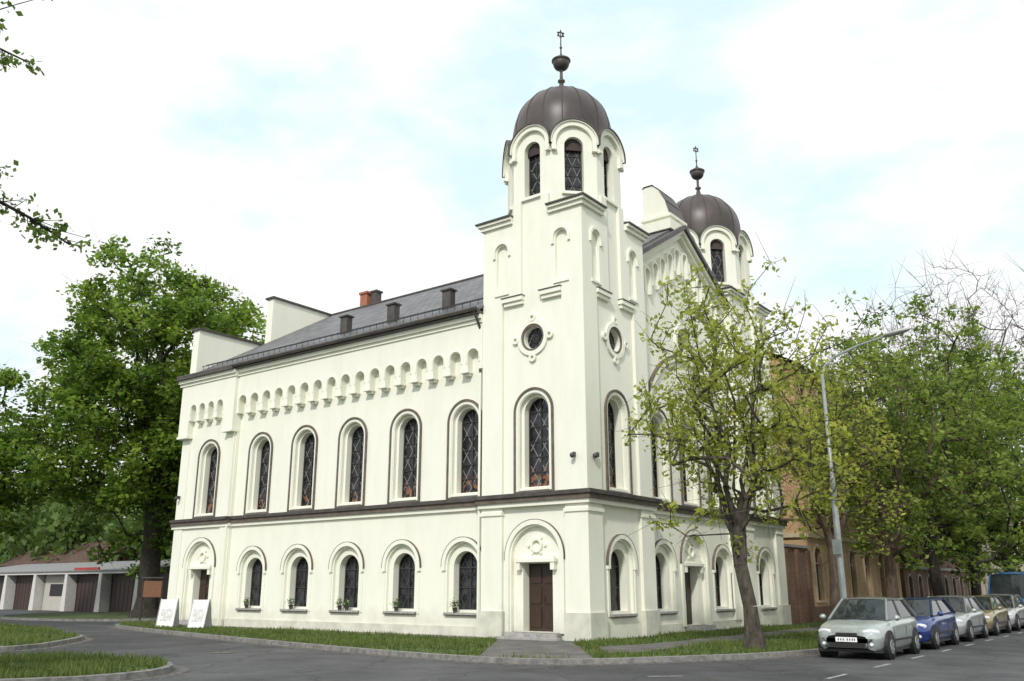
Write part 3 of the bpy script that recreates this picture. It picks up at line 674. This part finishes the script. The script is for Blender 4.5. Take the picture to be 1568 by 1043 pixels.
def near_tree():
    tree('maple_tree',(.0,-22.4,.1),5,.24,(-2.2,-23.6,9.5),(2.3,2.3,3.0),110,26,.16,.4,LM,23,limbs=5)
    G=Group('overhanging_branch'); m=G.mb('twigs',BARK,True); rg=np.random.default_rng(3); V=[];lc=[]
    def branch(pts,r,nt,ln,nl):
        pts=[np.array(p,float) for p in pts]
        for i in range(len(pts)-1):
            f=i/(len(pts)-1); tube(m,pts[i],pts[i+1],r*(1-.75*f),r*(1-.75*(f+1/(len(pts)-1))),5)
        for i in range(nt):
            k=rg.integers(max(1,len(pts)-3),len(pts)); f=rg.random(); p=pts[k-1]*(1-f)+pts[k]*f; d=(pts[k]-pts[k-1]); d/=np.linalg.norm(d)
            q=p+(d*.6+rg.normal(0,.45,3)-np.array([0,0,.12]))*ln*rg.uniform(.5,1); tube(m,p,q,.008,.004,3)
            for _ in range(nl):
                c=q+rg.normal(0,.05,3); a=rg.normal(size=3); a[2]-=.6; a/=np.linalg.norm(a); b=np.cross(a,rg.normal(size=3)); b/=np.linalg.norm(b); s=rg.uniform(.05,.12)
                V.extend([c,c+a*s*.5+b*s*.35,c+a*s,c+a*s*.5-b*s*.35]); lc.extend([rg.uniform(.0,.3)]*4)
    branch([(.3,-22.0,4.8),(1.6,-21.3,6.1),(2.8,-20.7,6.75),(3.5,-20.2,6.7),(3.9,-19.75,6.4),(4.15,-19.3,6.1)],.05,50,.34,7)
    branch([(2.8,-20.7,6.75),(3.3,-20.3,7.05),(3.7,-20.0,7.1)],.02,9,.25,5)
    branch([(.3,-22.0,5.8),(1.5,-21.6,7.6),(2.7,-21.0,8.6),(3.6,-20.5,8.75),(4.0,-20.15,8.5)],.045,22,.30,7)
    branch([(2.7,-21.0,8.6),(3.4,-20.6,9.2),(3.9,-20.3,9.35)],.02,12,.25,6)
    G.done(); V=np.array(V); o=rawmesh('foliage',V,np.arange(len(V)).reshape(-1,4),LM,np.array(lc)); o.parent=G.e
near_tree()
def mass(name,x0,x1,y,depth,h,n,size,seed,lm=LD):
    rg=np.random.default_rng(seed); nc=int((x1-x0)*1.4)
    cx=rg.uniform(x0,x1,nc); hh=h*rg.uniform(.55,1.05,nc); cy=y+rg.uniform(0,depth,nc); rr=rg.uniform(2,4,nc)
    k=rg.integers(0,nc,n); off=rg.normal(size=(n,3)); off/=np.linalg.norm(off,axis=1)[:,None]; off*=(rg.random(n)**.35)[:,None]
    pc=np.stack([cx[k]+off[:,0]*rr[k],cy[k]+off[:,1]*rr[k],np.maximum(.3,hh[k]*.5+off[:,2]*hh[k]*.5)],1)
    a=rg.normal(size=(n,3)); a/=np.linalg.norm(a,axis=1)[:,None]; b=np.cross(a,rg.normal(size=(n,3))); b/=np.linalg.norm(b,axis=1)[:,None]; s=size*rg.uniform(.6,1.4,n)[:,None]
    V=np.stack([pc-a*s*.5,pc+b*s*.35,pc+a*s*.5,pc-b*s*.35],1).reshape(-1,3)
    lc=np.clip(.4+rg.normal(0,.2,n)+rg.normal(0,.15,nc)[k]+.2*off[:,2],0,1)
    return rawmesh(name,V,np.arange(n*4).reshape(-1,4),lm,np.repeat(lc,4))
mass('distant_trees',-120,-30,22,14,15,60000,.8,31)
mass('distant_trees',-10,60,130,25,16,16000,1.4,32)

# ------------------------------------------------------------------ BACKGROUND BUILDINGS
BRK=brickmat('brown_brick',(.20,.10,.065),(.27,.14,.085),(.22,.19,.16))
ORB=brickmat('orange_brick',(.60,.36,.18),(.72,.45,.23),(.55,.46,.35))
DARKG=noisemat('dark_window_glass',(.012,.013,.016),(.05,.055,.06),scale=1,rough=.15)
TILE=noisemat('red_brown_tiles',(.10,.045,.03),(.17,.075,.05),scale=3,rough=.85,stretch=(1,6,6))
def house(name,x0,x1,y0,y1,h,mat,floors,rh,trim,base=None):
    G=Group(name); w=G.mb('walls',mat); g=G.mb('windows',DARKG); t=G.mb('window_trim',trim); r=G.mb('roof',TILE); p=G.mb('base',base or PLINTH)
    for fr,a,b in((Fr((x1,0,0),(0,1,0),(1,0,0)),y0,y1),(Fr((0,y0,0),(1,0,0),(0,-1,0)),x0,x1)):
        hs=[]; n=max(2,int((b-a)/2.6)); fh=h/floors
        for f in range(floors):
            for i in range(n):
                c=a+(b-a)*(i+.5)/n; l=arch(c,.5,f*fh+1.1,f*fh+fh-1.15,8); hs.append(l)
                reveal(w,fr,l,0,-.2); panel(g,fr,l,[],-.2)
                ring(t,fr,arch(c,.5,f*fh+1.1,f*fh+fh-1.15,8),arch(c,.64,f*fh+1.1,f*fh+fh-1.15,8),0,.05)
                fbox(t,fr,c-.7,c+.7,f*fh+.98,f*fh+1.09,0,.12); fbox(t,fr,c-.03,c+.03,f*fh+1.1,f*fh+fh-.75,-.19,-.14); fbox(t,fr,c-.5,c+.5,f*fh+fh-1.5,f*fh+fh-1.44,-.19,-.142)
            fbox(t,fr,a-.06,b+.06,(f+1)*fh-.22,(f+1)*fh-.02,-.02,.14)
        panel(w,fr,rect(a,b,0,h),hs,0); fbox(p,fr,a-.04,b+.04,0,.8,-.02,.06)
    box(w,x0,x1-.4,y1-.3,y1,0,h); box(w,x0,x0+.3,y0+.4,y1-.31,0,h)
    xm=(x0+x1)/2
    r.add([(x0-.4,y0-.3,h),(x1+.4,y0-.3,h),(x1+.4,y1+.3,h),(x0-.4,y1+.3,h),(xm,y0-.3,h+rh),(xm,y1+.3,h+rh)],[(0,3,5,4),(1,2,5,4),(2,3,5),(0,1,2,3)])
    w.add([(x0,y0,h),(x1,y0,h),(xm,y0,h+rh-.15)],[(0,1,2)])
    G.done()
house('brick_house',-13,-.3,21,38,13.2,ORB,3,3.6,plain('sandstone_trim',(.50,.42,.30),.8),base=BRK)
house('brick_house',-13,-.3,39,60,9.5,BRK,3,3.5,plain('grey_trim',(.34,.32,.29),.8))
house('terraced_house',-13,-.3,62,100,11,plain('beige_render',(.42,.36,.26),.85),3,4,plain('beige_trim',(.5,.45,.36),.8))
G=Group('brick_wall'); w=G.mb('wall',BRK); c=G.mb('coping',STONE)
box(w,-.6,-.25,17.4,20.9,0,3.6); box(c,-.7,-.15,17.35,20.9,3.6,3.72); 
for yy in(17.6,19.1,20.6): box(w,-.24,-.1,yy-.2,yy+.2,0,3.5)
G.done()
G=Group('garage_row'); w=G.mb('walls',plain('pale_render',(.50,.47,.42),.9)); p=G.mb('pillars',plain('weathered_white',(.62,.61,.58),.7)); d=G.mb('openings',plain('dark_interior',(.03,.03,.032),.8)); r=G.mb('roof_slab',plain('grey_roof_felt',(.22,.22,.22),.8)); dd=G.mb('doors',plain('dark_brown_doors',(.06,.034,.028),.6)); rs=G.mb('red_sign',plain('red_paint',(.40,.03,.03),.4)); db=G.mb('door_battens',BARS)
box(d,-74,-43.6,11.9,17,0,2.75); box(p,-75,-43,11.0,11.12,2.72,2.98)
r.add([(-75.2,10.9,2.98),(-42.8,10.9,2.98),(-42.8,17.6,3.9),(-75.2,17.6,3.9),(-75.2,10.9,2.9),(-42.8,10.9,2.9),(-42.8,17.6,2.9)],[(0,1,2,3),(0,4,5,1),(1,5,6,2)])
x=-74;i=0
while x<-43.5:
    p.add([(x-.35,11.0,0),(x+.35,11.0,0),(x+.18,11.0,2.72),(x-.18,11.0,2.72),(x-.35,11.8,0),(x+.35,11.8,0),(x+.18,11.8,2.72),(x-.18,11.8,2.72)],[(0,1,2,3),(1,5,6,2),(0,4,7,3)])
    if i%4!=3:
        box(dd,x+.45,x+4.5,11.72,11.88,0,2.35); box(dd,x+.45,x+4.5,11.70,11.88,2.351,2.7)
        for k in range(8): box(db,x+.55+k*.55,x+.58+k*.55,11.70,11.72,.05,2.3)
    else: box(w,x+.45,x+4.5,11.7,11.88,0,2.7); box(d,x+1.4,x+3.4,11.66,11.69,1.1,2.0)
    x+=4.95; i+=1
box(rs,-53,-49.5,10.94,11.06,2.99,3.18)
G.done()
G=Group('shed'); w=G.mb('walls',BRK); r=G.mb('roof',noisemat('dark_old_tiles',(.06,.035,.028),(.12,.07,.05),scale=3,rough=.9)); box(w,-84,-66,20,26,0,4.0); r.add([(-85,19.3,3.9),(-65,19.3,3.9),(-65,23,6.2),(-85,23,6.2),(-65,26.7,3.9),(-85,26.7,3.9)],[(0,1,2,3),(3,2,4,5),(1,4,2),(0,3,5)]); G.done()

# ------------------------------------------------------------------ STREET FURNITURE
GALV=plain('galvanised_grey_green',(.30,.33,.32),.5,.3)
G=Group('street_lamp',(6.55,4.1,.1)); m=G.mb('pole',GALV,True)
lathe(m,(0,0,0),[(.14,0),(.14,1.1),(.115,1.2),(.10,1.25),(.095,4.8),(.075,4.95),(.06,5.0),(.055,8.3)],12)
pts=[(0,0,8.3),(.12,0,8.6),(.45,0,8.85),(1.2,0,9.1),(2.1,0,9.27)]
for i in range(4): tube(m,pts[i],pts[i+1],.05-.004*i,.046-.004*i,8)
h_=G.mb('lamp_head',plain('lamp_head_grey',(.42,.43,.42),.4),True)
prof=[(.02,0),(.10,.08),(.13,.25),(.14,.5),(.09,.75),(.02,.85)]
vs=[];fs=[];n=10
for r_,l in prof:
    for i in range(n):
        t=2*math.pi*i/n; vs.append((2.0+l,r_*math.cos(t)*1.2,9.29+l*.1+r_*math.sin(t)*.6))
for k in range(len(prof)-1):
    for i in range(n): fs.append((k*n+i,k*n+(i+1)%n,(k+1)*n+(i+1)%n,(k+1)*n+i))
h_.add(vs,fs); bx=G.mb('junction_box',GALV); box(bx,-.13,.13,-.2,-.11,2.6,3.05); G.done()
def aboard(loc,rot):
    G=Group('sandwich_board',loc,rot); m=G.mb('panels',WHITEP); f=G.mb('frame',plain('aluminium',(.5,.5,.5),.4,.5)); t=G.mb('poster_print',noisemat('poster_print',(.45,.45,.47),(.75,.73,.7),scale=9))
    for s in(-1,1):
        m.add([(-.35,s*.32,.02),(.35,s*.32,.02),(.35,s*.02,1.12),(-.35,s*.02,1.12),(-.35,s*.30,.02),(.35,s*.30,.02),(.35,0,1.12),(-.35,0,1.12)],[(0,1,2,3),(4,5,6,7),(0,4,7,3),(1,5,6,2)])
        for x in(-.36,.36): tube(f,(x,s*.33,0),(x,s*.015,1.15),.022,.022,5)
    t.add([(-.25,-.263,.25),(.25,-.263,.25),(.25,-.125,.75),(-.25,-.125,.75)],[(0,1,2,3)])
    G.done()
aboard((-19.9,-1.9,.11),R(35)); aboard((-17.9,-1.7,.11),R(25))
G=Group('notice_board',(-27.6,2.0,.1),R(20)); m=G.mb('posts',BARS); 
for x in(-.6,.6): tube(m,(x,0,0),(x,0,2.1),.04,.04,6)
m=G.mb('board',plain('orange_brown_board',(.18,.08,.04),.6)); box(m,-.55,.55,-.04,.04,1.15,1.95); m=G.mb('hood',FLASH); box(m,-.68,.68,-.14,.14,2.08,2.14); G.done()
POT=plain('dark_plastic_pot',(.04,.035,.03),.7); FLW=plain('white_petals',(.7,.68,.7),.6)
LP=leafmat('pot_plant_leaves',(.03,.07,.015),(.12,.2,.04))
for x,k in((-5.7,3),(-8.55,0),(-11.6,4),(-11.2,2),(-14.5,2),(-17.4,1)):
    G=Group('flower_pot',(x,.17,.87)); m=G.mb('pot',POT,True); lathe(m,(0,0,0),[(.06,0),(.09,.14),(.10,.15),(.10,.17),(.07,.17)],12)
    rg=np.random.default_rng(int(abs(x)*10)); V=[]
    for _ in range(160):
        c=np.array([0,0,.28])+rg.normal(0,1,3)*np.array([.09,.05,.07]); a=rg.normal(size=3);a/=np.linalg.norm(a);b=np.cross(a,rg.normal(size=3));b/=np.linalg.norm(b); V+= [c-a*.03,c+b*.018,c+a*.03,c-b*.018]
    fm=G.mb('blossoms',FLW,True)
    for _ in range(k*2): q=rg.normal(0,1,3)*np.array([.09,.04,.06])+np.array([0,-.04,.3]); sphere(fm,q,.025,6,4)
    G.done(); V=np.array(V); o=rawmesh('leaves',V,np.arange(len(V)).reshape(-1,4),LP,rg.random(len(V))); o.parent=G.e

# ------------------------------------------------------------------ CARS
TYRE=plain('tyre_rubber',(.018,.018,.018),.85); RIM=plain('alloy_rim',(.45,.45,.46),.35,.7); BLK=plain('black_trim',(.015,.015,.016),.5)
CGL=noisemat('car_glass',(.012,.016,.018),(.03,.036,.038),scale=2,rough=.05); LAMPM=plain('headlamp_glass',(.75,.77,.8),.1,.2); RED=plain('tail_lamp_red',(.35,.01,.01),.3)
def car(name,x,y,paint,Lc=3.9,W_=1.7,H=1.45,van=False,rot=0.0):
    G=Group(name,(x,y,0),rot); b=G.mb('body',paint,True); w2=W_/2
    st=[(0.0,.55,.60,.28),(.05,.66,.76,.24),(.22,.74,.90,.2),(.55,.83,.965,.2),(1.0,.90,1.0,.2),(1.6,.93,1.0,.2),(2.6,.95,1.0,.2),(3.3,.97,.985,.2),(3.65,.96,.94,.22),(3.85,.90,.86,.24),(3.9,.70,.76,.3)]
    sc=Lc/3.9
    if van: st=[(0,.8,.8,.28),(.05,1.0,.9,.24),(.2,1.12,.95,.2),(.5,1.25,.98,.2),(1.0,1.3,1,.2),(2.6,1.3,1,.2),(3.8,1.3,1,.2),(3.9,1.2,.96,.3)]
    vs=[];n=0
    for a,t,w,l in st:
        h=w*w2
        half=[(h*.86,l),(h*.97,l+.10),(h*1.0,.50),(h*.995,t-.16),(h*.955,t-.05),(h*.86,t),(h*.5,t+.025)]
        row=[(-p,z) for p,z in half]+[(0,t+.035)]+[(p,z) for p,z in reversed(half)]
        n=len(row); vs+=[(p,a*sc,z) for p,z in row]
    fs=[]
    for i in range(len(st)-1):
        for k in range(n-1): fs.append((i*n+k,i*n+k+1,(i+1)*n+k+1,(i+1)*n+k))
    fs.append(tuple(range(n))); fs.append(tuple((len(st)-1)*n+k for k in range(n))[::-1])
    b.add(vs,fs)
    belt=.90 if not van else 1.27
    F0=(w2*.86,.98*sc,belt); F1=(w2*.66,1.72*sc,H-.06); R1=(w2*.66,3.25*sc,H-.07); R0=(w2*.84,3.78*sc,belt+.05)
    if van: F0=(w2*.9,.5*sc,belt); F1=(w2*.80,.95*sc,H-.16); R1=(w2*.82,3.8*sc,H-.16); R0=(w2*.92,3.86*sc,belt)
    gl=G.mb('windows',CGL)
    def mid(a,b,f): return tuple(a[i]*(1-f)+b[i]*f for i in range(3))
    def screen(a,bq,bul):
        m=5; lo=[];hi=[]
        for i in range(m+1):
            f=i/m; u=1-2*f; off=bul*(1-u*u)
            lo.append((a[0]*u,a[1]+off,a[2])); hi.append((bq[0]*u,bq[1]+off*.8,bq[2]))
        gl.add(lo+hi,[(i,i+1,m+2+i,m+1+i) for i in range(m)])
    screen(F0,F1,-.12); screen(R0,R1,.08)
    for s in(1,-1):
        q=[F0,F1,R1,R0]; q=[(s*p[0],p[1],p[2]) for p in q]
        gl.add(q,[(0,1,2,3)])
        pl=G.mb('pillars',paint,True)
        tube(pl,q[0],q[1],.04,.035,6); tube(pl,q[2],q[3],.06,.07,6); tube(pl,q[1],q[2],.035,.035,6)
        bb=mid(q[0],q[3],.47); bt=mid(q[1],q[2],.42); tube(G.mb('door_pillars',BLK),bb,bt,.035,.03,5)
        tube(G.mb('door_pillars',BLK),q[0],q[3],.018,.018,4)
        if van:
            v0=mid(q[0],q[3],.36); v1=mid(q[1],q[2],.30); e=s*.03
            b.add([(v0[0]+e,v0[1],v0[2]),(v1[0]+e,v1[1],v1[2]),(q[2][0]+e,q[2][1],q[2][2]),(q[3][0]+e,q[3][1],q[3][2])],[(0,1,2,3)])
        sphere(G.mb('mirrors',paint,True),(s*(w2+.08),1.15*sc,belt+.07),.09,8,6,.8)
    rf=G.mb('roof',paint,True); nx,ny=6,8; vs=[]; rh_=.07 if not van else .17
    for j in range(ny+1):
        for i in range(nx+1):
            fx=i/nx*2-1; fy=j/ny; yy=F1[1]*(1-fy)+R1[1]*fy; w=F1[0]+.01
            vs.append((fx*w,yy-(.1*(1-fx*fx) if j==0 else 0),H-rh_+rh_*(1-fx**4)*(1-(2*fy-1)**4*.75)))
    rf.add(vs,[(j*(nx+1)+i,j*(nx+1)+i+1,(j+1)*(nx+1)+i+1,(j+1)*(nx+1)+i) for j in range(ny) for i in range(nx)])
    ty=G.mb('tyres',TYRE,True); rm=G.mb('rims',RIM); aw=G.mb('wheel_arches',BLK)
    for yy in(.72*sc,3.12*sc):
        for s in(-1,1):
            tube(aw,(s*(w2-.3),yy,.33),(s*(w2+.008),yy,.33),.36,.36,24)
            tube(ty,(s*(w2-.2),yy,.30),(s*(w2+.02),yy,.30),.30,.30,24); tube(rm,(s*(w2-.1),yy,.30),(s*(w2+.03),yy,.30),.19,.17,16)
            for k in range(5):
                t=k*2*math.pi/5; tube(aw,(s*(w2+.033),yy+.12*math.cos(t),.30+.12*math.sin(t)),(s*(w2+.036),yy+.12*math.cos(t),.30+.12*math.sin(t)),.028,.028,6)
    k=G.mb('grille_and_bumper_trim',BLK); box(k,-w2*.52,w2*.52,-.035,.1,.30,.40); box(k,-w2*.30,w2*.30,-.02,.15,.56,.63); box(k,-w2*.92,w2*.92,.16*sc,Lc-.1,.17,.24)
    box(k,w2*.97,w2*1.012,.9*sc,2.9*sc,.42,.47); box(k,-w2*1.012,-w2*.97,.9*sc,2.9*sc,.42,.47)
    for s in(-1,1):
        hm=G.mb('headlamps',LAMPM,True)
        vs=[];m=10
        for (ry,rz_,o) in((.20,.085,0),(.15,.06,-.03),(.02,.01,-.045)):
            for i in range(m):
                t=2*math.pi*i/m; xx=s*(w2*.66)+ry*math.cos(t); vs.append((xx,.06+o+max(0,abs(xx)-w2*.5)*.42,.63+rz_*math.sin(t)+abs(math.cos(t))*.02))
        hm.add(vs,[(a*m+i,a*m+(i+1)%m,(a+1)*m+(i+1)%m,(a+1)*m+i) for a in range(2) for i in range(m)]+[tuple(2*m+i for i in range(m))])
        sphere(G.mb('fog_lamps',LAMPM,True),(s*w2*.68,.035,.36),.05,8,6)
        box(G.mb('tail_lamps',RED),min(s*w2*.6,s*w2*.84),max(s*w2*.6,s*w2*.84),Lc-.08,Lc-.0,.66,.86)
    box(G.mb('number_plate',WHITEP),-.26,.26,-.05,-.03,.42,.53)
    pm=G.mb('plate_characters',BLK)
    for i,xx in enumerate((-.19,-.13,-.07,.03,.09,.15,.2)): box(pm,xx-.012,xx+.012,-.054,-.05,.45,.50)
    for yy in(1.12*sc,2.25*sc,3.0*sc):
        for s in(-1,1): box(k,min(s*w2*1.0,s*w2*1.006),max(s*w2*1.0,s*w2*1.006),yy-.006,yy+.006,.35,.78)
    sm=G.mb('wipers',BLK); tube(sm,(-.4,.93*sc,.93),(.1,1.02*sc,.985),.012,.008,4); tube(sm,(.1,.9*sc,.93),(.5,1.05*sc,.985),.012,.008,4)
    G.done()
def paint(n,c,met=.4): return plain(n,c,.3,met,.8)
car('parked_car',8.15,-1.1,paint('silver_green_paint',(.42,.46,.44)),3.95,1.7,1.47)
car('parked_car',8.15,3.6,paint('blue_paint',(.02,.05,.22)),4.2,1.7,1.42)
car('parked_car',8.15,8.4,paint('silver_paint',(.42,.43,.44)),4.1,1.72,1.45)
car('parked_car',8.15,13.1,paint('gold_beige_paint',(.32,.25,.13)),4.2,1.72,1.42)
car('parked_car',8.15,17.9,paint('white_car_paint',(.5,.5,.5)),4.2,1.72,1.45)
car('parked_van',8.1,22.5,paint('blue_van_paint',(.03,.17,.50),.1),4.8,1.9,2.45,van=True)

# ------------------------------------------------------------------ LIGHT + SKY
sd=Vector((.30,-.72,.66)).normalized()
sun=bpy.data.lights.new('sun','SUN'); sun.energy=2.6; sun.angle=R(4); sun.color=(1,.965,.91)
so=bpy.data.objects.new('sun',sun); so.rotation_euler=sd.to_track_quat('Z','Y').to_euler(); scene.collection.objects.link(so)
w=bpy.data.worlds.new('World'); scene.world=w; w.use_nodes=True; nt=w.node_tree; L=nt.links; bg=nt.nodes['Background']
sky=N(nt,'ShaderNodeTexSky'); sky.sky_type='NISHITA'; sky.sun_disc=False; sky.sun_elevation=math.asin(sd.z); sky.sun_rotation=math.atan2(sd.x,sd.y)
tc=N(nt,'ShaderNodeTexCoord'); mp=N(nt,'ShaderNodeMapping'); mp.inputs['Scale'].default_value=(1,1,2.0); mp.inputs['Location'].default_value=(.35,.1,.2); L.new(tc.outputs['Generated'],mp.inputs[0])
no=N(nt,'ShaderNodeTexNoise'); no.inputs['Scale'].default_value=3.0; no.inputs['Detail'].default_value=7; no.inputs['Roughness'].default_value=.55; L.new(mp.outputs[0],no.inputs[0])
cr=N(nt,'ShaderNodeValToRGB'); cr.color_ramp.elements[0].position=.36; cr.color_ramp.elements[0].color=(.0,.0,.0,1); cr.color_ramp.elements[1].position=.50; cr.color_ramp.elements[1].color=(1,1,1,1)
L.new(no.outputs['Fac'],cr.inputs[0])
veil=N(nt,'ShaderNodeMixRGB'); veil.inputs[0].default_value=.80; veil.inputs[2].default_value=(8.3,10.4,11.0,1); L.new(sky.outputs[0],veil.inputs[1])
mx=N(nt,'ShaderNodeMixRGB'); mx.inputs[2].default_value=(9.7,9.9,9.9,1); L.new(cr.outputs[0],mx.inputs[0]); L.new(veil.outputs[0],mx.inputs[1]); L.new(mx.outputs[0],bg.inputs[0]); bg.inputs[1].default_value=.112

# ------------------------------------------------------------------ CAMERA
cam=bpy.data.cameras.new('camera'); cam.lens=31.22; cam.sensor_width=36; cam.clip_end=3000; cam.clip_start=.1
co=bpy.data.objects.new('camera',cam); co.location=(15.5,-24.56,1.7)
yaw=R(37.08); pit=math.atan(379/1360)
d=Vector((-math.sin(yaw)*math.cos(pit),math.cos(yaw)*math.cos(pit),math.sin(pit)))
co.rotation_euler=d.to_track_quat('-Z','Y').to_euler(); scene.collection.objects.link(co); scene.camera=co
scene.view_settings.view_transform='Standard'; scene.view_settings.look='None'; scene.view_settings.exposure=0
